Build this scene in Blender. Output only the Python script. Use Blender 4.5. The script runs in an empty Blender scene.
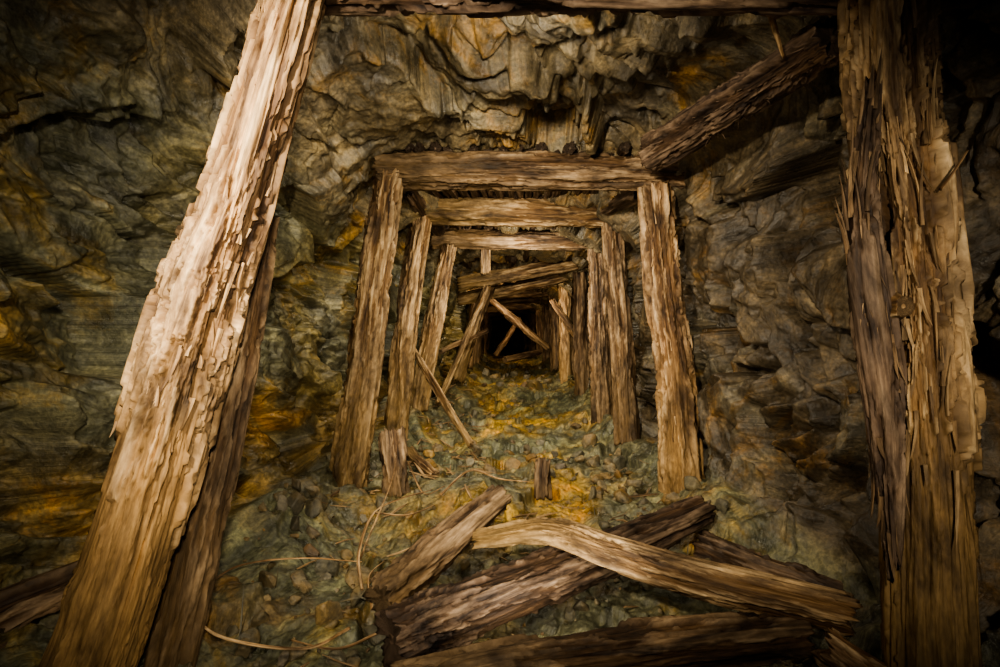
import bpy, math, random
import numpy as np
from mathutils import Vector
random.seed(7)
rng = np.random.default_rng(11)
EYE = 1.0      # eye height above tunnel floor (m)
F = 600.0

def P(px, py, d):
    """image pixel px, py back-projected to assumed depth d down the drift (metres)"""
    return np.array([(px-500.0)/F*d, d, EYE+(333.5-py)/F*d])

# ------------------------------------------------------------ numpy noise
def h3(ix, iy, iz, s):
    h = (ix.astype(np.uint32)*np.uint32(374761393) + iy.astype(np.uint32)*np.uint32(668265263)
         + iz.astype(np.uint32)*np.uint32(2147483647) + np.uint32((s*1274126177+12345) & 0xffffffff))
    h = (h ^ (h >> np.uint32(13)))*np.uint32(1274126177)
    h = (h ^ (h >> np.uint32(15)))*np.uint32(2246822519)
    h = h ^ (h >> np.uint32(16))
    return h.astype(np.float64)/4294967295.0
def vn(p, s=0):
    f = np.floor(p); i = f.astype(np.int64); t = p-f
    t = t*t*(3-2*t)
    i = i & 0xffffffff
    X, Y, Z = i[..., 0], i[..., 1], i[..., 2]
    X1, Y1, Z1 = (X+1) & 0xffffffff, (Y+1) & 0xffffffff, (Z+1) & 0xffffffff
    a, b, c = t[..., 0], t[..., 1], t[..., 2]
    def L(u, v, w): return u+(v-u)*w
    return L(L(L(h3(X, Y, Z, s), h3(X1, Y, Z, s), a), L(h3(X, Y1, Z, s), h3(X1, Y1, Z, s), a), b),
             L(L(h3(X, Y, Z1, s), h3(X1, Y, Z1, s), a), L(h3(X, Y1, Z1, s), h3(X1, Y1, Z1, s), a), b), c)*2-1
def fbm(p, o=4, s=0, g=0.5):
    r = 0; a = 1; n = 0
    for k in range(o):
        r = r+a*vn(p*(2.03**k)+k*17.3, s+k); n += a; a *= g
    return r/n
def sst(a, b, x):
    t = np.clip((x-a)/(b-a), 0, 1); return t*t*(3-2*t)
def facets(q, s):
    c = np.floor(q).astype(np.int64)
    best = np.full(q.shape[:-1], 1e9); out = np.zeros(q.shape[:-1])
    for dx in (-1, 0, 1):
        for dy in (-1, 0, 1):
            for dz in (-1, 0, 1):
                X = c[..., 0]+dx; Y = c[..., 1]+dy; Z = c[..., 2]+dz
                u, v, w = X & 0xffffffff, Y & 0xffffffff, Z & 0xffffffff
                j1, j2, j3 = h3(u, v, w, s), h3(u, v, w, s+1), h3(u, v, w, s+2)
                rx = q[..., 0]-(X+j1); ry = q[..., 1]-(Y+j2); rz = q[..., 2]-(Z+j3)
                d = rx*rx+ry*ry+rz*rz
                m = d < best
                t1 = (j1*7.13) % 1-.5; t2 = (j2*9.71) % 1-.5; t3 = (j3*5.37) % 1-.5
                val = ((j1+j2+j3)*3.7 % 1-.5)*1.0+(t1*rx+t2*ry+t3*rz)*1.6
                best = np.where(m, d, best); out = np.where(m, val, out)
    return out
def strata(n):
    n = np.array(n)/np.linalg.norm(n); u = np.cross(n, [0, 0, 1.0]); u /= np.linalg.norm(u); v = np.cross(n, u)
    return np.stack([u, v, n])
RS1 = strata([-.45, .38, .8]); RS2 = strata([-.35, .9, .3])

# ------------------------------------------------------------ mesh helpers
def link(ob, parent=None):
    bpy.context.scene.collection.objects.link(ob)
    if parent: ob.parent = parent
    return ob
def raw_mesh(name, V, faces, mat, attrs=None, smooth=True, parent=None):
    me = bpy.data.meshes.new(name)
    V = np.asarray(V, dtype=np.float32)
    me.vertices.add(len(V)); me.vertices.foreach_set('co', V.ravel())
    if isinstance(faces, np.ndarray):
        k = faces.shape[1]; n = len(faces)
        idx = faces.ravel().astype(np.int32); st = (np.arange(n)*k).astype(np.int32)
    else:
        n = len(faces); idx = np.array([i for f in faces for i in f], dtype=np.int32)
        ln = np.array([len(f) for f in faces]); st = np.concatenate([[0], np.cumsum(ln)[:-1]]).astype(np.int32)
    me.loops.add(len(idx)); me.loops.foreach_set('vertex_index', idx)
    me.polygons.add(n); me.polygons.foreach_set('loop_start', st)
    me.polygons.foreach_set('use_smooth', np.full(n, smooth))
    me.update(calc_edges=True); me.validate()
    for an, (ty, dat) in (attrs or {}).items():
        a = me.attributes.new(an, ty, 'POINT')
        dat = np.asarray(dat, dtype=np.float32)
        if ty == 'FLOAT_COLOR':
            if dat.shape[1] == 3: dat = np.concatenate([dat, np.ones((len(dat), 1), np.float32)], 1)
            a.data.foreach_set('color', dat.ravel())
        else: a.data.foreach_set('vector', dat.ravel())
    me.materials.append(mat)
    return link(bpy.data.objects.new(name, me), parent)
def empty(name, loc=(0, 0, 0)):
    e = bpy.data.objects.new(name, None); e.empty_display_size = .1
    return link(e)

# ------------------------------------------------------------ materials
def nt(name):
    m = bpy.data.materials.new(name); m.use_nodes = True
    t = m.node_tree; b = t.nodes['Principled BSDF']
    return m, t, b
def node(t, ty, **kw):
    n = t.nodes.new(ty)
    for k, v in kw.items():
        if k in n.inputs: n.inputs[k].default_value = v
        else: setattr(n, k, v)
    return n
def ramp(t, stops):
    r = t.nodes.new('ShaderNodeValToRGB'); e = r.color_ramp.elements
    while len(e) < len(stops): e.new(.5)
    for i, (p, c) in enumerate(stops):
        e[i].position = p; e[i].color = (*c, 1) if len(c) == 3 else c
    return r
def mixc(t, fac, a, b, mode='MIX'):
    m = t.nodes.new('ShaderNodeMix'); m.data_type = 'RGBA'; m.blend_type = mode
    for i, v in ((0, fac), (6, a), (7, b)):
        if isinstance(v, (int, float)): m.inputs[i].default_value = v
        elif isinstance(v, tuple): m.inputs[i].default_value = (*v, 1)
        else: t.links.new(v, m.inputs[i])
    return m.outputs[2]

def rock_material():
    m, t, b = nt('foliated_schist'); L = t.links.new
    col = node(t, 'ShaderNodeAttribute', attribute_name='rockcol')
    sc = node(t, 'ShaderNodeAttribute', attribute_name='sco')
    tc = node(t, 'ShaderNodeTexCoord')
    mp = node(t, 'ShaderNodeMapping'); mp.inputs['Scale'].default_value = (4.0, 4.0, 16); L(sc.outputs['Vector'], mp.inputs[0])
    n1 = node(t, 'ShaderNodeTexNoise', Scale=1.0, Detail=9.0, Roughness=.62, Distortion=1.0); L(mp.outputs[0], n1.inputs['Vector'])
    n2 = node(t, 'ShaderNodeTexNoise', Scale=5.0, Detail=10.0, Roughness=.62); L(tc.outputs['Object'], n2.inputs['Vector'])
    n3 = node(t, 'ShaderNodeTexNoise', Scale=55.0, Detail=6.0, Roughness=.65); L(tc.outputs['Object'], n3.inputs['Vector'])
    r1 = ramp(t, [(.3, (.4, .38, .37)), (.5, (.92, .91, .89)), (.68, (1.65, 1.57, 1.42))]); L(n1.outputs['Fac'], r1.inputs[0])
    r2 = ramp(t, [(.34, (.42, .43, .44)), (.5, (.95, .95, .94)), (.66, (1.6, 1.55, 1.38))]); L(n2.outputs['Fac'], r2.inputs[0])
    r3 = ramp(t, [(.3, (.5, .5, .5)), (.5, (1, 1, 1)), (.7, (1.7, 1.65, 1.6))]); L(n3.outputs['Fac'], r3.inputs[0])
    c = mixc(t, 1.0, col.outputs['Color'], r1.outputs[0], 'MULTIPLY')
    c = mixc(t, 1.0, c, r2.outputs[0], 'MULTIPLY')
    c = mixc(t, .9, c, r3.outputs[0], 'MULTIPLY')
    n4 = node(t, 'ShaderNodeTexNoise', Scale=1.7, Detail=9.0, Roughness=.66, Distortion=1.2); L(tc.outputs['Object'], n4.inputs['Vector'])
    r4 = ramp(t, [(.53, (0, 0, 0)), (.66, (.8, .8, .8))]); L(n4.outputs['Fac'], r4.inputs[0])
    c = mixc(t, r4.outputs[0], c, mixc(t, 1.0, c, (1.9, 1.28, .42), 'MULTIPLY'))
    L(c, b.inputs['Base Color'])
    rr = ramp(t, [(.38, (.26, .26, .26)), (.62, (.58, .58, .58))]); L(n2.outputs['Fac'], rr.inputs[0]); L(rr.outputs[0], b.inputs['Roughness'])
    b.inputs['Specular IOR Level'].default_value = .5
    b1 = node(t, 'ShaderNodeBump', Strength=.8, Distance=.03); L(n1.outputs['Fac'], b1.inputs['Height'])
    b2 = node(t, 'ShaderNodeBump', Strength=.5, Distance=.03); L(n2.outputs['Fac'], b2.inputs['Height']); L(b1.outputs[0], b2.inputs['Normal'])
    b3 = node(t, 'ShaderNodeBump', Strength=.6, Distance=.008); L(n3.outputs['Fac'], b3.inputs['Height']); L(b2.outputs[0], b3.inputs['Normal'])
    L(b3.outputs[0], b.inputs['Normal'])
    return m
def stone_material():
    m, t, b = nt('broken_stone'); L = t.links.new
    tc = node(t, 'ShaderNodeTexCoord')
    n1 = node(t, 'ShaderNodeTexNoise', Scale=3.0, Detail=6.0, Roughness=.6); L(tc.outputs['Object'], n1.inputs['Vector'])
    n2 = node(t, 'ShaderNodeTexNoise', Scale=40.0, Detail=8.0, Roughness=.7); L(tc.outputs['Object'], n2.inputs['Vector'])
    g = node(t, 'ShaderNodeNewGeometry')
    ri = ramp(t, [(0, (.07, .063, .045)), (.35, (.11, .105, .075)), (.6, (.14, .11, .06)), (.8, (.17, .16, .12)), (1, (.08, .06, .04))])
    L(g.outputs['Random Per Island'], ri.inputs[0])
    r2 = ramp(t, [(.3, (.4, .4, .4)), (.7, (1.7, 1.6, 1.4))]); L(n2.outputs['Fac'], r2.inputs[0])
    r1 = ramp(t, [(.45, (1, 1, 1)), (.7, (1.8, 1.25, .45))]); L(n1.outputs['Fac'], r1.inputs[0])
    c = mixc(t, 1., ri.outputs[0], r2.outputs[0], 'MULTIPLY'); c = mixc(t, 1., c, r1.outputs[0], 'MULTIPLY')
    L(c, b.inputs['Base Color']); b.inputs['Roughness'].default_value = .55
    bb = node(t, 'ShaderNodeBump', Strength=.7, Distance=.01); L(n2.outputs['Fac'], bb.inputs['Height']); L(bb.outputs[0], b.inputs['Normal'])
    return m
def wood_material(name, dark, mid, light, low=None, rough=.7):
    m, t, b = nt(name); L = t.links.new
    co = node(t, 'ShaderNodeAttribute', attribute_name='logco')
    mk = node(t, 'ShaderNodeAttribute', attribute_name='wmask')
    sep = node(t, 'ShaderNodeSeparateColor'); L(mk.outputs['Color'], sep.inputs[0])
    def nz(scale, sc, d=8.0, r=.6, dist=0.0):
        mp = node(t, 'ShaderNodeMapping'); mp.inputs['Scale'].default_value = scale; L(co.outputs['Vector'], mp.inputs[0])
        n = node(t, 'ShaderNodeTexNoise', Scale=sc, Detail=d, Roughness=r, Distortion=dist); L(mp.outputs[0], n.inputs['Vector']); return n
    n1 = nz((34, 34, 3.0), 1.0, 8., .6, .8)
    n2 = nz((9, 9, 3.0), 1.0, 8., .62, .6)
    n3 = nz((90, 90, 24), 1.0, 5., .6)
    r1 = ramp(t, [(.35, dark), (.49, mid), (.64, light)]); L(n1.outputs['Fac'], r1.inputs[0])
    r2 = ramp(t, [(.34, (.28, .25, .22)), (.5, (.92, .9, .88)), (.66, (1.35, 1.3, 1.22))]); L(n2.outputs['Fac'], r2.inputs[0])
    c = mixc(t, 1., r1.outputs[0], r2.outputs[0], 'MULTIPLY')
    r3 = ramp(t, [(.3, (.6, .57, .54)), (.7, (1.35, 1.35, 1.35))]); L(n3.outputs['Fac'], r3.inputs[0])
    c = mixc(t, .8, c, r3.outputs[0], 'MULTIPLY')
    c = mixc(t, sep.outputs[0], mixc(t, 1., c, (.5, .4, .3), 'MULTIPLY'), mixc(t, 1., c, (1.25, 1.2, 1.15), 'MULTIPLY'))
    if low:
        mr = node(t, 'ShaderNodeMapRange'); mr.inputs[1].default_value = .5; mr.inputs[2].default_value = .15
        L(sep.outputs[1], mr.inputs[0])
        mm = node(t, 'ShaderNodeMath', operation='MULTIPLY'); L(mr.outputs[0], mm.inputs[0]); mm.inputs[1].default_value = .62
        c = mixc(t, mm.outputs[0], c, mixc(t, 1., mixc(t, 1., low, r2.outputs[0], 'MULTIPLY'), r3.outputs[0], 'MULTIPLY'))
    L(c, b.inputs['Base Color']); b.inputs['Roughness'].default_value = rough
    b.inputs['Specular IOR Level'].default_value = .35
    b1 = node(t, 'ShaderNodeBump', Strength=.7, Distance=.01); L(n1.outputs['Fac'], b1.inputs['Height'])
    b2 = node(t, 'ShaderNodeBump', Strength=.6, Distance=.02); L(n2.outputs['Fac'], b2.inputs['Height']); L(b1.outputs[0], b2.inputs['Normal'])
    b3 = node(t, 'ShaderNodeBump', Strength=.5, Distance=.004); L(n3.outputs['Fac'], b3.inputs['Height']); L(b2.outputs[0], b3.inputs['Normal'])
    L(b3.outputs[0], b.inputs['Normal'])
    return m
M_ROCK = rock_material(); M_STONE = stone_material()
W_PALE = wood_material('weathered_pale_timber', (.095, .056, .03), (.32, .215, .115), (.56, .43, .265), (.34, .22, .085))
W_TAN = wood_material('tan_timber', (.08, .052, .029), (.27, .19, .1), (.47, .365, .22), (.25, .17, .068))
W_BROWN = wood_material('brown_timber', (.05, .034, .022), (.17, .118, .068), (.32, .24, .148), (.15, .1, .045))
W_DARK = wood_material('dark_wet_timber', (.03, .02, .015), (.09, .063, .042), (.18, .135, .095), None, .55)
W_BARK = wood_material('shaggy_bark_timber', (.03, .02, .015), (.105, .073, .05), (.21, .158, .11), None)
W_ROOT = wood_material('dry_root', (.2, .13, .07), (.4, .29, .16), (.52, .4, .24), None)

# ------------------------------------------------------------ logs
def path_eval(pts, n):
    pts = np.array(pts, float)
    if len(pts) == 2: pts = np.array([pts[0], (pts[0]*2+pts[1])/3, (pts[0]+pts[1]*2)/3, pts[1]])
    Q = np.vstack([2*pts[0]-pts[1], pts, 2*pts[-1]-pts[-2]])
    seg = len(pts)-1; u = np.linspace(0, seg, n); i = np.minimum(u.astype(int), seg-1); t = (u-i)[:, None]
    p0, p1, p2, p3 = Q[i], Q[i+1], Q[i+2], Q[i+3]
    return .5*((2*p1)+(-p0+p2)*t+(2*p0-5*p1+4*p2-p3)*t*t+(-p0+3*p1-3*p2+p3)*t**3)
def frames_of(C):
    T = np.gradient(C, axis=0); T /= np.linalg.norm(T, axis=1)[:, None]
    ref = np.array([0, 0, 1.0]) if abs(T[0][2]) < .7 else np.array([0, 1.0, 0])
    A = np.zeros_like(T); a = ref-T[0]*ref.dot(T[0])
    for k in range(len(T)):
        a = a-T[k]*a.dot(T[k]); a /= np.linalg.norm(a); A[k] = a
    return T, A, np.cross(T, A)
def log(name, pts, radii, mat, seed=1, around=56, step=.02, rough=1.0, bark=.5, crack=1.0, wob=.012,
        squash=1.0, jag=.02, knots=(), parent=None, vrange=(0, 1), barkfn=None):
    """pts go from foot to top"""
    L = np.sum(np.linalg.norm(np.diff(np.array(pts), axis=0), axis=1))
    n = max(12, int(L/step)); C = path_eval(pts, n)
    s = np.linspace(0, L, n)
    w = np.stack([vn(np.stack([s*1.3, s*0+5.5*k, s*0+seed*3.1], 1), seed+k) for k in range(3)], 1)*wob
    C = C+w*np.sin(np.linspace(0, 1, n)*math.pi)[:, None]
    T, A, B = frames_of(C)
    R = np.interp(np.linspace(0, 1, n), np.linspace(0, 1, len(radii)), radii)
    th = np.linspace(0, 2*math.pi, around, endpoint=False)
    ct, sn = np.cos(th)[None, :]*np.ones((n, 1)), np.sin(th)[None, :]*np.ones((n, 1))
    S = s[:, None]*np.ones((1, around)); Rm = R[:, None]*np.ones((1, around))
    rm = R.mean()
    def q(a, v, o=0): return np.stack([ct*a+seed*1.7, sn*a+seed*.9, S*v+o], -1)
    k = rm/.1
    big = fbm(q(1.1, .9/max(k, .3)), 3, seed)*.18*Rm
    ridg = fbm(q(4.5*max(k, .6), 1.6, 3), 4, seed+5, .6)
    fine = fbm(q(14*max(k, .6), 5.0, 9), 3, seed+9)
    fl = fbm(q(2.6*max(k, .6), 3.0, 21), 5, seed+13, .68)
    vv = np.linspace(vrange[0], vrange[1], n)[:, None]*np.ones((1, around))
    thr = (1-bark)*.5-.25
    if barkfn is not None: thr = thr+barkfn(vv)
    mask = sst(thr, thr+.03, fl)
    mask2 = sst(thr+.14, thr+.16, fl+.15*fine)
    mask0 = sst(thr-.2, thr-.18, fl-.12*fine)
    cr = fbm(q(1.9, .45, 31), 3, seed+21)
    crk = np.exp(-(cr/.03)**2)*crack*sst(-.2, .3, vn(q(1.3, .8, 40), seed+30))
    r = Rm+big+rough*rm*(.12*ridg+.06*fine+.15*mask+.09*mask2+.06*mask0)-crk*.32*rm-rough*rm*.12
    for (kv, kth, ks) in knots:
        d2 = ((S-kv)/ks)**2+(((th[None, :]-kth+math.pi) % (2*math.pi)-math.pi)*rm/ks)**2
        dd = np.sqrt(d2)
        r = r+ks*.55*np.exp(-d2*.8)-ks*.5*np.exp(-(d2*9))+.12*ks*np.cos(dd*14)*np.exp(-d2*1.4)
    r = np.maximum(r, Rm*.3)
    ej = vn(np.stack([ct*3.1+seed, sn*3.1, S*0], -1), seed+50)*jag+vn(np.stack([ct*11+seed, sn*11, S*0], -1), seed+51)*jag*.7
    fall = np.exp(-S/.06)*-1*ej+np.exp(-(L-S)/.06)*ej
    V = C[:, None, :]+A[:, None, :]*(r*ct)[..., None]+B[:, None, :]*(r*sn*squash)[..., None]+T[:, None, :]*fall[..., None]
    LC = np.stack([ct*Rm+seed*.37, sn*Rm, S+seed*1.3], -1)
    MK = np.stack([np.clip(mask*.8+mask2*.2, 0, 1), vv, np.full_like(vv, (seed*.137) % 1)], -1)
    def cap(row, sgn):
        vs, ls, ms = [], [], []
        for f in (.8, .5, .2):
            c = C[row]
            e = V[row]*(f)+c*(1-f)
            e = e-T[row]*sgn*(.012*(1-f)+.02*rm/.1*.4*np.abs(vn(np.stack([ct[row]*4*f+seed, sn[row]*4*f, ct[row]*0], -1), seed+60)))[:, None]
            vs.append(e); l = LC[row].copy(); l[:, :2] *= f; l[:, 2] += (1-f)*rm*.3*(-sgn); ls.append(l); ms.append(MK[row]*np.array([0, 1, 1])+np.array([.5, 0, 0]))
        return vs, ls, ms
    v0, l0, m0 = cap(0, -1); v1, l1, m1 = cap(-1, 1)
    allV = np.concatenate([np.array(v0[::-1]), V, np.array(v1)], 0)
    allL = np.concatenate([np.array(l0[::-1]), LC, np.array(l1)], 0)
    allM = np.concatenate([np.array(m0[::-1]), MK, np.array(m1)], 0)
    N = allV.shape[0]; i = np.arange(N-1)[:, None]*around; j = np.arange(around)[None, :]; j2 = (j+1) % around
    Fq = np.stack([i+j, i+j2, i+around+j2, i+around+j], -1).reshape(-1, 4)
    faces = [tuple(x) for x in Fq.tolist()]+[tuple(range(around-1, -1, -1)), tuple((N-1)*around+x for x in range(around))]
    return raw_mesh(name, allV.reshape(-1, 3), faces, mat,
                    {'logco': ('FLOAT_VECTOR', allL.reshape(-1, 3)), 'wmask': ('FLOAT_COLOR', allM.reshape(-1, 3))}, True, parent)

def splinters(name, pts, radii, mat, count, seed, parent=None, Lr=(.04, .2), wr=(.004, .016), vr=(0, 1), thr=(0, 6.283), bend=.15):
    r_ = np.random.default_rng(seed); n = 200; C = path_eval(pts, n); T, A, B = frames_of(C)
    R = np.interp(np.linspace(0, 1, n), np.linspace(0, 1, len(radii)), radii)
    V = []; Fc = []; LC = []; 
    for c in range(count):
        k = int(r_.uniform(*vr)*(n-1)); a = r_.uniform(*thr); o = A[k]*math.cos(a)+B[k]*math.sin(a); sd = np.cross(T[k], o)
        d = T[k]*(1 if r_.random() < .5 else -1); Ls = r_.uniform(*Lr); w = r_.uniform(*wr); bd = bend*r_.random()**2; sk = r_.uniform(-.2, .2)
        b0 = len(V); K = 6
        for q in range(K):
            t = q/(K-1); c0 = C[k]+o*(R[k]*1.0+bd*Ls*t*t)+d*Ls*t+sd*sk*Ls*t*t
            ww = w*(1-t)**.5+.0006; hh = .004*(1-t)+.0004
            for sx, sy in ((-1, -1), (1, -1), (1, 1), (-1, 1)):
                V.append(c0+sd*sx*ww*.5+o*sy*hh); LC.append([sx*ww*.5+c*.31, sy*hh+R[k], Ls*t+c*.7])
        for q in range(K-1):
            for e in range(4):
                f = (e+1) % 4; Fc.append((b0+q*4+e, b0+q*4+f, b0+q*4+4+f, b0+q*4+4+e))
        Fc.append((b0+3, b0+2, b0+1, b0)); e = b0+(K-1)*4; Fc.append((e, e+1, e+2, e+3))
    mk = np.tile(np.array([[.7, .7, .5]]), (len(V), 1))
    return raw_mesh(name, V, Fc, mat, {'logco': ('FLOAT_VECTOR', LC), 'wmask': ('FLOAT_COLOR', mk)}, False, parent)

# ------------------------------------------------------------ rock drift
ys = np.concatenate([np.linspace(-1.8, .9, 90, endpoint=False), np.linspace(.9, 4.6, 540, endpoint=False), np.linspace(4.6, 9, 190, endpoint=False), np.linspace(9, 27, 150)])
NA = 1200
ph = np.linspace(-math.pi/2, 1.5*math.pi, NA+1)
yk = [-2, 1, 2, 3, 3.75, 5, 6, 7.4, 9, 12, 22, 27]
ah = np.interp(ys, yk, [1.75, 1.72, 1.68, 1.5, 1.36, 1.2, 1.12, 1.0, .92, .86, .84, .84])
cx = np.interp(ys, yk, [0, 0, 0, 0, .02, .08, .14, .24, .28, .3, .28, .28])
tp = np.interp(ys, yk, [1.75, 1.7, 1.68, 1.52, 1.28, 1.2, 1.1, .98, .9, .82, .75, .75])
bt = np.interp(ys, yk, [-1.3, -1.28, -1.2, -1.11, -1.03, -.99, -.96, -.82, -.74, -.63, -.66, -.66])
A2, Yg = ah[:, None], ys[:, None]*np.ones((1, NA+1))
cz = (tp+bt)/2; bh = (tp-bt)/2
cp, sp = np.cos(ph)[None, :], np.sin(ph)[None, :]
ex = np.where(sp > 0, 2.7, 5.0)
rr = 1/((np.abs(cp)/A2)**ex+(np.abs(sp)/bh[:, None])**ex)**(1/ex)
X = rr*cp; Z = rr*sp
gx = np.sign(X)*np.abs(X/A2)**(ex-1)/A2; gz = np.sign(Z)*np.abs(Z/bh[:, None])**(ex-1)/bh[:, None]
gl = np.sqrt(gx**2+gz**2); gx /= gl; gz /= gl
base = np.stack([X+cx[:, None], Yg, Z+cz[:, None]+EYE], -1)
flr = sst(.55, .85, -gz)
warp = np.stack([fbm(base*1.4, 3, 100+k) for k in range(3)], -1)
wf = np.stack([fbm(base*7, 2, 120+k) for k in range(3)], -1)*.02
dom = sst(-.35, .25, X/A2+.35*fbm(base*1.2+3, 3, 150)+.0)
sA = base@RS1.T+warp*.2+wf; sB = base@RS2.T+warp*.34+wf*1.4
DA = facets(sA*np.array([1.2, 1.2, 2.6]), 40)*.32+facets(sA*np.array([3.0, 3.0, 7.0])+9.1, 60)*.1
s1 = sA[..., 2]*9+fbm(base*3, 3, 77)*.5
DA += ((s1 % 1)**1.5-.4)*.075*(.15+.9*sst(-.2, .35, fbm(base*1.1+4, 2, 88)))
DA += facets(sA*np.array([7., 7., 20.])+3.3, 80)*.036
DB = facets(sB*np.array([1.7, 1.7, 2.4]), 41)*.34+facets(sB*np.array([4.0, 4.0, 7.0])+9.1, 61)*.14
s2 = sB[..., 2]*8+fbm(base*2.6, 3, 79)*.8
DB += ((s2 % 1)**1.5-.4)*.085*(.2+.8*sst(-.25, .3, fbm(base*1.3+8, 2, 89)))+facets(sB*np.array([9., 9., 17.])+3.3, 81)*.042
D = fbm(base*.9, 3, 3)*.18+DA*(1-dom)+DB*dom
scw = np.where((dom > .5)[..., None], sB, sA)
DF = fbm(base*1.6, 4, 5)*.14+facets((base+warp*.1)*3.2, 44)*.08+facets(base*11+warp, 45)*.022
Din = D*(1-flr)+DF*flr
# weather the fracture edges very slightly
Din[1:-1] = (Din[:-2]+3*Din[1:-1]+Din[2:])/5
P_ = Din[:, :NA]; Din[:, :NA] = (np.roll(P_, 1, 1)+2*P_+np.roll(P_, -1, 1))/4; Din[:, NA] = Din[:, 0]
Din = Din+fbm(base*13, 4, 90, .6)*(.02*(1-flr)+.03*flr)
side = np.abs(X)/A2
Din = Din+flr*sst(.45, 1.0, side)*np.where(X < 0, .2, .1)*(1+.5*fbm(base*1.5+9, 2, 8))
for c, rad, amp in ((P(295, 300, 3.0), .38, .15), (P(280, 480, 2.7), .45, .15), (P(480, 90, 3.2), .45, .08),
                    (P(735, 520, 3.1), .3, .06), (P(830, 420, 2.45), .38, -.35), (P(815, 220, 2.5), .3, -.2)):
    c = np.array(c); d = np.sum((base-c)**2, -1); Din = Din+amp*np.exp(-d/rad**2)
# a slot in the rock where the collapsed roof beam came down
for tt in np.linspace(0, 1, 7):
    c = P(656, 152, 3.5)*(1-tt)+P(834, 38, 2.2)*tt; d = np.sqrt(np.sum((base-c)**2, -1)); k = np.exp(-(d/.34)**4)
    Din = Din*(1-k)+np.minimum(Din, -.04)*k
lim = np.where(Yg < 4.4, .26, .14); Din = np.where(Din > 0, lim*np.tanh(Din/lim), Din)
Vr = base.copy(); Vr[..., 0] -= gx*Din; Vr[..., 2] -= gz*Din; Vr[..., 1] += warp[..., 1]*.05
def C3(*a): return np.array(a)
n_a = fbm(base*1.3+7, 4, 200); n_b = fbm(base*2.6+2, 4, 210); n_c = fbm(base*5+2, 4, 220)
left = sst(.1, -.5, X/A2)*(1-flr); right = sst(.1, .6, X/A2)*(1-flr); roof = sst(.3, .8, gz)
def lay(c, w, col): return c*(1-w[..., None])+col*w[..., None]
col = np.ones(base.shape)*C3(.13, .112, .072)
col = lay(col, left*.95, C3(.096, .096, .062))
col = lay(col, left*sst(-.0, .35, n_a)*.7, C3(.18, .145, .055))
col = lay(col, right*.85, C3(.086, .064, .04))
col = lay(col, right*sst(.05, .4, n_a)*.6, C3(.11, .1, .068))
col = lay(col, roof*.8, C3(.2, .155, .088))
col = lay(col, roof*sst(.0, .3, n_b)*.6, C3(.12, .105, .082))
col = lay(col, left*sst(.9, .1, base[..., 2])*sst(-.2, .3, n_b)*.8, C3(.27, .165, .035))
col = lay(col, sst(.15, .4, n_c)*.28*(1-flr), C3(.23, .215, .155))
col = lay(col, flr, C3(.115, .112, .068))
och = flr*np.exp(-((base[..., 0]-.15)/.6)**2)*sst(2.7, 3.6, Yg)*sst(-.2, .25, n_b)
col = lay(col, och*.85, C3(.4, .25, .028))
col = lay(col, flr*sst(.0, .3, n_c)*sst(3.8, 2.8, Yg)*.5, C3(.2, .12, .04))
col = lay(col, flr*sst(.0, .3, n_a)*.45, C3(.15, .165, .1))
def rock_part(name, a0, a1):
    i0 = int(round((a0+90)/360*NA)); i1 = int(round((a1+90)/360*NA)); idx = np.arange(i0, i1+1) % NA
    v = Vr[:, idx]; n, m = v.shape[:2]
    i = np.arange(n-1)[:, None]*m; j = np.arange(m-1)[None, :]
    Fq = np.stack([i+j, i+m+j, i+m+j+1, i+j+1], -1).reshape(-1, 4)
    return raw_mesh(name, v.reshape(-1, 3), Fq, M_ROCK, {'rockcol': ('FLOAT_COLOR', col[:, idx].reshape(-1, 3)),
                    'sco': ('FLOAT_VECTOR', scw[:, idx].reshape(-1, 3))}, True)
floor = rock_part('floor', -140, -40)
rock_part('wall_right', -40, 50); rock_part('ceiling', 50, 130); rock_part('wall_left', 130, 220)
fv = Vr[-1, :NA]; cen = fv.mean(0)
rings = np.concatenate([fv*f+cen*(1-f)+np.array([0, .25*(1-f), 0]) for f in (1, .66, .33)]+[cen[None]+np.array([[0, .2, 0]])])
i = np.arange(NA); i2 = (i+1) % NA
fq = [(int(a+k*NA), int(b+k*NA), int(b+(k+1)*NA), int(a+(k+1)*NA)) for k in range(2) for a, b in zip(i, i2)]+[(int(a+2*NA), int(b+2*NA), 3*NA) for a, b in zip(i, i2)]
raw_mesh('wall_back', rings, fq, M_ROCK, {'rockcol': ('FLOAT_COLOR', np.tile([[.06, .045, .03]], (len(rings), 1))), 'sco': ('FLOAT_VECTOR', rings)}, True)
bpy.context.view_layer.update()
def ground(x, y):
    ok, loc, nrm, ix = floor.ray_cast(Vector((x, y, 1.6)), Vector((0, 0, -1)))
    return (loc.z, nrm) if ok else (None, None)

# ------------------------------------------------------------ foremost timber set
e = empty('timber_support_frame')
Lp = [P(50, 770, 1.73), P(112, 600, 1.76), P(170, 400, 1.79), P(200, 300, 1.81), P(233, 200, 1.83), P(290, 0, 1.88), P(303, -40, 1.89)]
Lr = [.14, .132, .116, .103, .096, .074, .072]
log('left_leg', Lp, Lr, W_PALE, 3, 230, .006, 1.15, .58, 1.2, .006, knots=((.45, 2.5, .03),), parent=e, barkfn=lambda v: sst(.4, .2, v)*.4)
splinters('left_leg_splinters', Lp, Lr, W_PALE, 150, 5, e, (.03, .16), vr=(.3, .98))
Rp = [P(932, 770, 1.74), P(928, 620, 1.75), P(925, 480, 1.77), P(915, 330, 1.8), P(902, 200, 1.82), P(890, 80, 1.85), P(886, -45, 1.88)]
Rr = [.132, .13, .12, .108, .108, .112, .115]
log('right_leg', Rp, Rr, W_TAN, 8, 230, .006, 1.35, .5, 1.6, .006, parent=e, barkfn=lambda v: sst(.45, .3, v)*.5)
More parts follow.
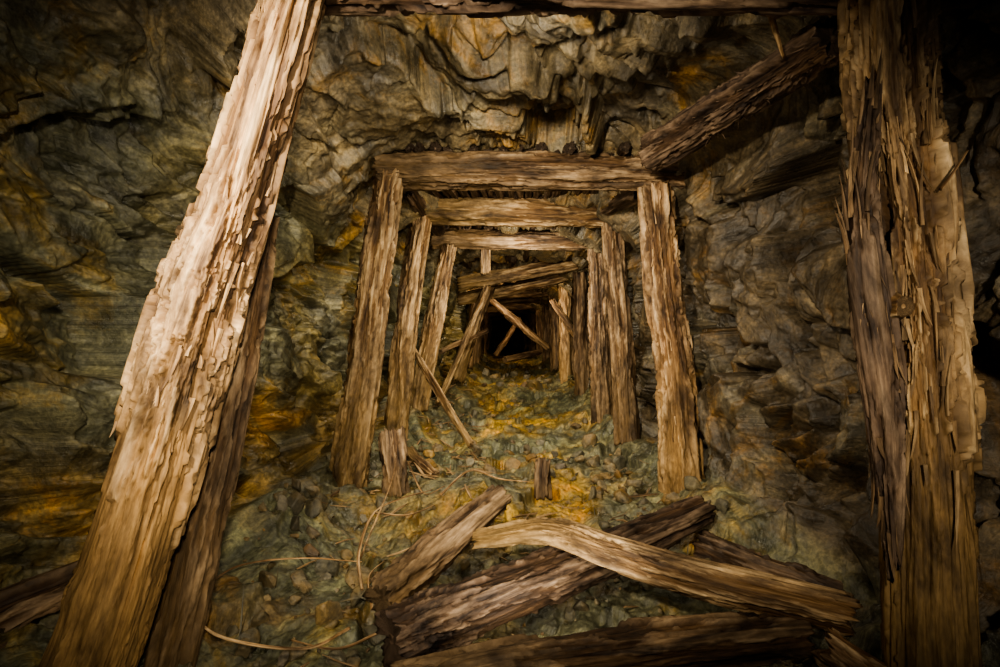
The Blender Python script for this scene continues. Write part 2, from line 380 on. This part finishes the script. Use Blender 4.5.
splinters('right_leg_splinters', Rp, Rr, W_TAN, 260, 6, e, (.04, .24), vr=(.35, 1))
log('cap_beam', [P(262, -24, 1.99), P(560, -24, 1.99), P(905, -20, 1.99)], [.1, .1, .1], W_BARK, 12, 90, .012, 1, .5, parent=e)
SP = [P(893, 560, 1.70), P(888, 470, 1.70), P(880, 370, 1.70), P(866, 270, 1.71), P(862, 190, 1.73), P(872, 90, 1.76)]
log('peeled_slab', SP, [.012, .036, .05, .05, .036, .012], W_BARK, 15, 110, .007, 1.7, .6, 2, .01, jag=.05, parent=e)
splinters('peeled_slab_splinters', SP, [.012, .036, .05, .05, .036, .02], W_BROWN, 120, 9, e, (.04, .2), vr=(.05, 1))
kc = P(906, 306, 1.63)
log('knot_boss', [kc+np.array([0, .08, 0]), kc], [.042, .028], W_TAN, 16, 60, .005, .9, .4, .5, 0, jag=.004, parent=e)
log('timber_prop', [P(155, 710, 2.0), P(205, 500, 2.03), P(240, 330, 2.06), P(262, 215, 2.08)], [.075, .07, .062, .05], W_BROWN, 22, 100, .012, 1.1, .5)

# ------------------------------------------------------------ receding timber sets
def tset(d, lb, lt, rb, rt, cl, cr, rl, rrr, rc, ml, mr, mc, sd, rough=1.0):
    e = empty('timber_support_frame'); hi = d < 7
    ar = 110 if d < 4.5 else 72 if hi else 36; st = .012 if d < 4.5 else .02 if hi else .05
    L = [P(lb[0], lb[1]+14*4/d, d-.03), P((lb[0]+lt[0])/2, (lb[1]+lt[1])/2, d), P(*lt, d)]
    R = [P(rb[0], rb[1]+14*4/d, d-.03), P((rb[0]+rt[0])/2, (rb[1]+rt[1])/2, d), P(*rt, d)]
    log('left_leg', L, [rl*1.12, rl, rl*.85], ml, sd, ar, st, rough, .5, 1, .015, parent=e)
    log('right_leg', R, [rrr*1.12, rrr, rrr*.9], mr, sd+1, ar, st, rough, .5, 1, .015, parent=e)
    log('cap_beam', [P(*cl, d+.02), P((cl[0]+cr[0])/2, (cl[1]+cr[1])/2, d+.02), P(*cr, d+.02)], [rc, rc*1.05, rc*.95], mc, sd+2, ar, st, .8, .5, .8, .012, parent=e)
    if d < 5.5:
        splinters('left_leg_splinters', L, [rl*1.1, rl, rl*.85], ml, 40, sd, e, (.03, .12), (.003, .01), (.1, .95))
        splinters('right_leg_splinters', R, [rrr*1.1, rrr, rrr*.9], mr, 40, sd+4, e, (.03, .12), (.003, .01), (.1, .95))
tset(3.75, (347, 480), (389, 172), (685, 506), (655, 186), (378, 170), (684, 173), .1, .1, .1, W_TAN, W_PALE, W_BROWN, 31)
tset(5.0, (394, 432), (422, 212), (627, 432), (612, 222), (418, 211), (622, 216), .088, .085, .1, W_TAN, W_BROWN, W_TAN, 41)
tset(6.0, (418, 400), (448, 246), (604, 436), (597, 246), (432, 239), (606, 241), .085, .095, .09, W_TAN, W_BROWN, W_BROWN, 51)
tset(7.4, (456, 372), (489, 287), (583, 402), (579, 272), (458, 284), (590, 261), .08, .09, .085, W_TAN, W_BROWN, W_TAN, 61)
tset(8.8, (468, 362), (477, 292), (567, 386), (565, 286), (464, 291), (574, 278), .08, .09, .08, W_BROWN, W_TAN, W_BROWN, 71)
tset(10.4, (474, 360), (480, 299), (556, 376), (554, 292), (470, 297), (563, 291), .08, .09, .08, W_BROWN, W_BROWN, W_BROWN, 81)
tset(12.2, (478, 357), (483, 305), (549, 370), (547, 298), (476, 303), (553, 297), .09, .1, .09, W_BROWN, W_BROWN, W_BROWN, 91)
tset(14.5, (481, 356), (485, 310), (541, 366), (540, 304), (480, 309), (546, 303), .1, .11, .1, W_BROWN, W_BROWN, W_BROWN, 101)
tset(17.5, (484, 354), (487, 315), (534, 360), (533, 310), (483, 313), (538, 309), .11, .12, .11, W_BROWN, W_BROWN, W_BROWN, 111)
tset(21.5, (487, 352), (489, 319), (527, 356), (526, 315), (486, 318), (530, 314), .12, .12, .12, W_BROWN, W_BROWN, W_BROWN, 121)

lag = empty('roof_lagging')
for k in range(19):
    px = 396+k*13.4+random.uniform(-3, 3); d0 = 3.76; x0 = (px-500)/F*d0; r = random.uniform(.024, .042)
    z0 = P(0, 155, 3.77)[2]+r*.8; z1 = P(0, 200, 5.0)[2]+r
    log('lagging_pole_%d' % k, [(x0, d0+random.uniform(-.05, .06), z0+random.uniform(-.005, .012)), (x0*.86+.08, 5.1, z1)], [r, r*.9], W_DARK, 200+k, 40, .03, 1.1, .5, 1, .01, parent=lag)
for (d0, d1, y0, y1, xa, xb, n) in ((5.0, 6.0, 200, 230, 430, 605, 9), (6.0, 7.4, 230, 262, 445, 597, 8), (7.4, 8.8, 262, 278, 465, 585, 6)):
    for k in range(n):
        px = xa+(xb-xa)*k/(n-1); x0 = (px-500)/F*d0; r = random.uniform(.035, .05)
        log('lagging_pole_%d_%d' % (int(d0), k), [(x0, d0-.06, P(0, y0, d0)[2]+r), (x0*.98, d1+.05, P(0, y1, d1)[2]+r)], [r, r*.9], W_DARK, 240+k+int(d0*9), 28, .05, 1, .5, 1, .01, parent=lag)

# ------------------------------------------------------------ fallen / leaning timber
FB = [P(656, 152, 3.42), P(705, 122, 3.0), P(765, 84, 2.55), P(834, 38, 2.12)]
log('fallen_roof_beam', FB, [.1, .086, .074, .066], W_BARK, 301, 130, .01, 1.3, .5, .4, .01)
splinters('beam_fibres', FB, [.1, .086, .074, .066], W_BARK, 260, 31, bpy.data.objects['fallen_roof_beam'], (.01, .045), (.002, .006), bend=1.2)
log('fallen_log', [P(388, 640, 2.0), P(480, 606, 2.2), P(590, 560, 2.55), P(702, 511, 3.0)], [.095, .1, .092, .072], W_BARK, 311, 130, .01, .8, .35, .6, .015)
log('fallen_log', [P(380, 600, 2.25), P(440, 550, 2.5), P(502, 497, 2.8)], [.068, .07, .055], W_BROWN, 321, 110, .01, 1.0, .45, 1.0, .01)
CB = [P(476, 540, 2.55), P(545, 531, 2.4), P(610, 553, 2.25), P(700, 580, 2.1), P(850, 616, 1.95)]
CR = [.034, .046, .052, .058, .06]
log('bent_fallen_log', CB, CR, W_TAN, 331, 130, .009, 1.1, .45, .8, .01)
log('fallen_log', [P(395, 694, 1.85), P(520, 666, 1.87), P(650, 649, 1.93), P(800, 636, 2.0)], [.07, .075, .08, .07], W_BROWN, 341, 120, .01, 1.1, .5, 1.0, .012)
log('broken_timber_stub', [P(900, 700, 1.72), P(826, 646, 1.86)], [.07, .06], W_PALE, 351, 90, .008, 1.0, .5, 1.5, .004, squash=.6, jag=.03)
log('fallen_log', [P(-70, 665, 1.72), P(0, 620, 1.8), P(80, 580, 1.95)], [.075, .065, .04], W_BROWN, 361, 80, .012, 1.8, .5, 1.5, .01, jag=.05)
log('fallen_log', [P(700, 545, 2.9), P(860, 605, 2.35)], [.06, .07], W_DARK, 371, 70, .015, 1.2, .5)
log('log_stump', [P(398, 498, 3.65), P(392, 432, 3.8)], [.075, .07], W_BROWN, 381, 70, .012, 1.3, .5)
log('wood_stub', [P(543, 497, 3.55), P(544, 461, 3.6)], [.045, .04], W_BROWN, 391, 50, .012, 1.5, .5)
log('wood_stub', [P(408, 450, 4.3), P(435, 476, 3.95)], [.035, .03], W_TAN, 392, 50, .012, 1.5, .5)
log('leaning_plank', [P(471, 446, 4.5), P(440, 395, 4.9), P(415, 353, 5.3)], [.036, .04, .034], W_TAN, 401, 48, .015, 1.2, .5, squash=.5)
log('leaning_plank', [P(438, 404, 6.2), P(470, 330, 6.8), P(487, 288, 7.1)], [.045, .05, .045], W_TAN, 402, 48, .02, 1.2, .5, squash=.6)
log('leaning_plank', [P(548, 348, 9.2), P(520, 325, 9.0), P(490, 300, 8.9)], [.05, .06, .05], W_BROWN, 403, 36, .03, 1.2, .5)
log('leaning_plank', [P(578, 340, 8.3), P(552, 300, 8.4)], [.04, .04], W_BROWN, 404, 36, .03, 1.2, .5)
log('leaning_plank', [P(440, 352, 6.6), P(488, 330, 7.2)], [.03, .025], W_BROWN, 405, 36, .03, 1.2, .5)
log('leaning_plank', [P(505, 360, 9.6), P(540, 352, 10.2)], [.05, .04], W_BROWN, 406, 36, .03, 1.2, .5)
log('leaning_plank', [P(495, 356, 13.2), P(520, 318, 13.4)], [.06, .05], W_BROWN, 411, 36, .03, 1.2, .5)
log('hanging_post', [P(485, 274, 6.1), P(483, 224, 6.1)], [.045, .045], W_BROWN, 407, 40, .02, 1.2, .5)
log('roof_strut', [P(408, 190, 4.4), P(440, 232, 5.6)], [.05, .05], W_DARK, 408, 40, .03, 1.2, .5)
log('roof_strut', [P(600, 215, 5.1), P(640, 190, 4.1)], [.06, .06], W_DARK, 409, 40, .03, 1.2, .5)
log('fallen_cap_beam', [P(458, 300, 8.0), P(572, 275, 7.9)], [.07, .07], W_TAN, 410, 40, .03, 1.2, .5)

def root(pts, r, sd, name='dry_root'):
    return log(name, pts, [r*1.2, r, r*.5], W_ROOT, sd, 10, .012, .8, .5, 0, .02, jag=0)
def gp(px, py, d, up=.03):
    p = P(px, py, d); z, _ = ground(p[0], p[1])
    if z is not None and p[2] < z+up: p[2] = z+up
    return p
root([gp(350, 628, 2.1), gp(300, 650, 1.98), gp(215, 638, 2.0), gp(197, 605, 2.15), gp(235, 570, 2.4), gp(300, 560, 2.5), gp(362, 562, 2.45)], .0045, 501)
root([gp(362, 590, 2.35), gp(360, 555, 2.5), gp(375, 515, 2.9), gp(400, 500, 3.1), gp(432, 490, 3.2)], .0055, 502)
root([gp(372, 610, 2.3), gp(366, 575, 2.4), gp(385, 560, 2.5)], .004, 503)
root([gp(375, 513, 2.9), gp(405, 515, 2.9), gp(435, 505, 3.1)], .004, 504)
root([gp(385, 630, 2.1), gp(340, 650, 2.0), gp(290, 640, 2.05)], .0045, 505)
root([gp(440, 495, 3.2), gp(470, 470, 3.6), gp(500, 478, 3.5), gp(530, 482, 3.5)], .005, 506)
root([gp(395, 440, 4.1), gp(410, 470, 3.8), gp(425, 492, 3.5), gp(445, 486, 3.4)], .005, 509)
root([gp(360, 560, 2.5), gp(372, 530, 2.7), gp(390, 480, 3.2, .12), gp(396, 455, 3.6, .2)], .004, 510)
root([P(770, 10, 2.1), P(776, 30, 2.15), P(784, 58, 2.25)], .01, 507, 'twig')
root([P(940, 190, 1.68), P(950, 172, 1.66), P(968, 150, 1.64)], .004, 508, 'twig')

# ------------------------------------------------------------ rubble
import bmesh
protos = []
for k in range(14):
    bm = bmesh.new(); r_ = random.Random(k)
    for q in range(16):
        v = Vector((r_.gauss(0, 1), r_.gauss(0, 1), r_.gauss(0, 1))).normalized()*r_.uniform(.8, 1.1)
        bm.verts.new((v.x, v.y*r_.uniform(.75, .95), v.z*.6))
    res = bmesh.ops.convex_hull(bm, input=bm.verts)
    bmesh.ops.delete(bm, geom=list(set(g for g in res['geom_interior'] if isinstance(g, bmesh.types.BMVert))), context='VERTS')
    bmesh.ops.bevel(bm, geom=bm.edges[:], offset=.07, segments=1, affect='EDGES')
    bm.verts.index_update(); protos.append((np.array([v.co[:] for v in bm.verts]), [[v.index for v in f.verts] for f in bm.faces])); bm.free()
def rotm():
    q = rng.normal(size=4); q /= np.linalg.norm(q); w, x, y, z = q
    return np.array([[1-2*(y*y+z*z), 2*(x*y-z*w), 2*(x*z+y*w)], [2*(x*y+z*w), 1-2*(x*x+z*z), 2*(y*z-x*w)], [2*(x*z-y*w), 2*(y*z+x*w), 1-2*(x*x+y*y)]])
def scatter(name, spots):
    V = []; Fc = []; b = 0
    for (x, y, s) in spots:
        z, nn = ground(x, y)
        if z is None: continue
        pv, pf = protos[rng.integers(len(protos))]
        M = rotm()*s; v = pv@M.T+np.array([x, y, z+s*.25]); V.append(v); Fc += [[i+b for i in f] for f in pf]; b += len(v)
    raw_mesh(name, np.concatenate(V), Fc, M_STONE, None, False)
sp_ = []
for k in range(300):
    y = rng.uniform(1.7, 4.8); sgn = rng.choice([-1, 1]); x = sgn*np.clip(1.15-abs(rng.normal(0, .35)), .2, 1.25)*(1 if y < 3.4 else .85)
    sp_.append((x, y, .01+.08*rng.random()**3))
for k in range(240):
    y = rng.uniform(1.7, 3.6); sp_.append((rng.uniform(-.9, 1.0), y, .008+.05*rng.random()**3))
for k in range(420):
    y = rng.uniform(3.6, 12); sp_.append((rng.uniform(-.7, .85)+.05, y, .01+.09*rng.random()**4))
scatter('rock_rubble', sp_)
for px, py, d, s in ((490, 462, 4.0, .07), (535, 372, 8.5, .22), (470, 452, 4.3, .06), (590, 430, 5.2, .1), (300, 560, 2.6, .06), (750, 560, 2.7, .08), (260, 590, 2.3, .05), (560, 462, 4.2, .06)):
    p = P(px, py, d); scatter('boulder', [(p[0], p[1], s)])
V = []; Fc = []; LC = []
for k in range(220):
    if k < 130: x, y = rng.uniform(-.8, -.1), rng.uniform(3.9, 7.5)
    else: x, y = rng.uniform(-1.0, 1.0), rng.uniform(1.8, 4.2)
    z, _ = ground(x, y)
    if z is None: continue
    a = rng.uniform(0, math.pi); el = rng.normal(0, .25); Ls = rng.uniform(.04, .24); w = rng.uniform(.004, .018)
    d = np.array([math.cos(a)*math.cos(el), math.sin(a)*math.cos(el), math.sin(el)]); s_ = np.cross(d, [0, 0, 1.]); s_ /= np.linalg.norm(s_); u = np.cross(s_, d)
    b0 = len(V)
    for q in range(4):
        t = q/3-.5; f = 1 if 0 < q < 3 else .4
        c0 = np.array([x, y, z+.02])+d*Ls*t+u*rng.normal(0, .003)
        for sx, sy in ((-1, -1), (1, -1), (1, 1), (-1, 1)):
            V.append(c0+s_*sx*w*.5*f+u*sy*w*.25*f); LC.append([sx*w+k*.3, sy*w, t*Ls+k])
    for q in range(3):
        for e_ in range(4):
            f = (e_+1) % 4; Fc.append((b0+q*4+e_, b0+q*4+f, b0+q*4+4+f, b0+q*4+4+e_))
    Fc.append((b0+3, b0+2, b0+1, b0)); Fc.append((b0+12, b0+13, b0+14, b0+15))
raw_mesh('wood_debris', V, Fc, W_TAN, {'logco': ('FLOAT_VECTOR', LC), 'wmask': ('FLOAT_COLOR', np.tile([[.6, .7, .5]], (len(V), 1)))}, False)

# ------------------------------------------------------------ lights
def area(name, loc, tgt, size, watts, colr):
    l = bpy.data.lights.new(name, 'AREA'); l.shape = 'DISK'; l.size = size; l.energy = watts; l.color = colr
    o = link(bpy.data.objects.new(name, l)); o.location = loc
    o.rotation_euler = (Vector(tgt)-Vector(loc)).to_track_quat('-Z', 'Y').to_euler(); return o
def spot(name, loc, tgt, watts, colr, ang=70, rad=.05, blend=.8):
    l = bpy.data.lights.new(name, 'SPOT'); l.energy = watts; l.color = colr; l.spot_size = math.radians(ang); l.spot_blend = blend; l.shadow_soft_size = rad
    o = link(bpy.data.objects.new(name, l)); o.location = loc
    o.rotation_euler = (Vector(tgt)-Vector(loc)).to_track_quat('-Z', 'Y').to_euler(); return o
WARM = (1, .88, .68)
spot('key_spot', (-.75, -.2, 1.75), (.2, 4.0, .95), 640, WARM, 72, .06, 1.0)  # added key light, set off-axis so the rock relief shows
spot('fill_spot', (.1, -.3, 1.3), (-.85, 2.3, 1.0), 270, WARM, 62, .06, 1.0)  # added fill for the left leg and wall, nobody wears it
spot('fill_spot.001', (0, -.1, 1.2), (.05, 5.5, .8), 220, WARM, 40, .06, 1.0)  # added spot to brighten the view down the drift
spot('fill_spot.002', (.5, -.3, 1.3), (1.25, 1.8, .95), 150, WARM, 50, .06, 1.0)  # added spot to lift the near right leg
area('roof_fill', (.0, 2.13, 2.14), (0, 3.7, 1.75), .22, 15, (1, .9, .72))  # unseen disk added behind the first cap to graze roof and second set
area('low_fill', (.25, 1.95, .12), (-.3, 3.3, 1.1), .2, 5, (1, .9, .72))  # low disk added to throw light up at the ceiling
area('bay_fill', (.05, 3.98, 1.92), (.1, 5.0, .2), .25, 30, WARM)  # unseen disk added behind the second cap to light this bay
area('bay_fill.001', (.2, 5.3, 1.7), (.2, 7.4, .2), .25, 28, WARM)  # fill added under the roof for the next bays
area('bay_fill.002', (.25, 8.0, 1.5), (.25, 11, .4), .2, 20, (1, .78, .5))  # warmer fill added to light the deeper drift
area('bay_fill.003', (.28, 12.4, 1.4), (.28, 16, .4), .2, 14, (1, .74, .45))  # added fill that carries some light to the far end
w = bpy.data.worlds.new('dim_ambient_fill'); bpy.context.scene.world = w; w.use_nodes = True  # ambient fill added, enters by the open end behind the camera
w.node_tree.nodes['Background'].inputs[0].default_value = (.95, .97, 1, 1); w.node_tree.nodes['Background'].inputs[1].default_value = .24
cam = bpy.data.cameras.new('camera'); co = link(bpy.data.objects.new('camera', cam)); cam.sensor_width = 36; cam.lens = 21.6; cam.clip_start = .02
co.location = (0, 0, EYE); co.rotation_euler = (math.pi/2, 0, 0); bpy.context.scene.camera = co
vs = bpy.context.scene.view_settings
try:
    vs.view_transform = 'AgX'; vs.look = 'AgX - Medium High Contrast'
except Exception as ex_: print(ex_)
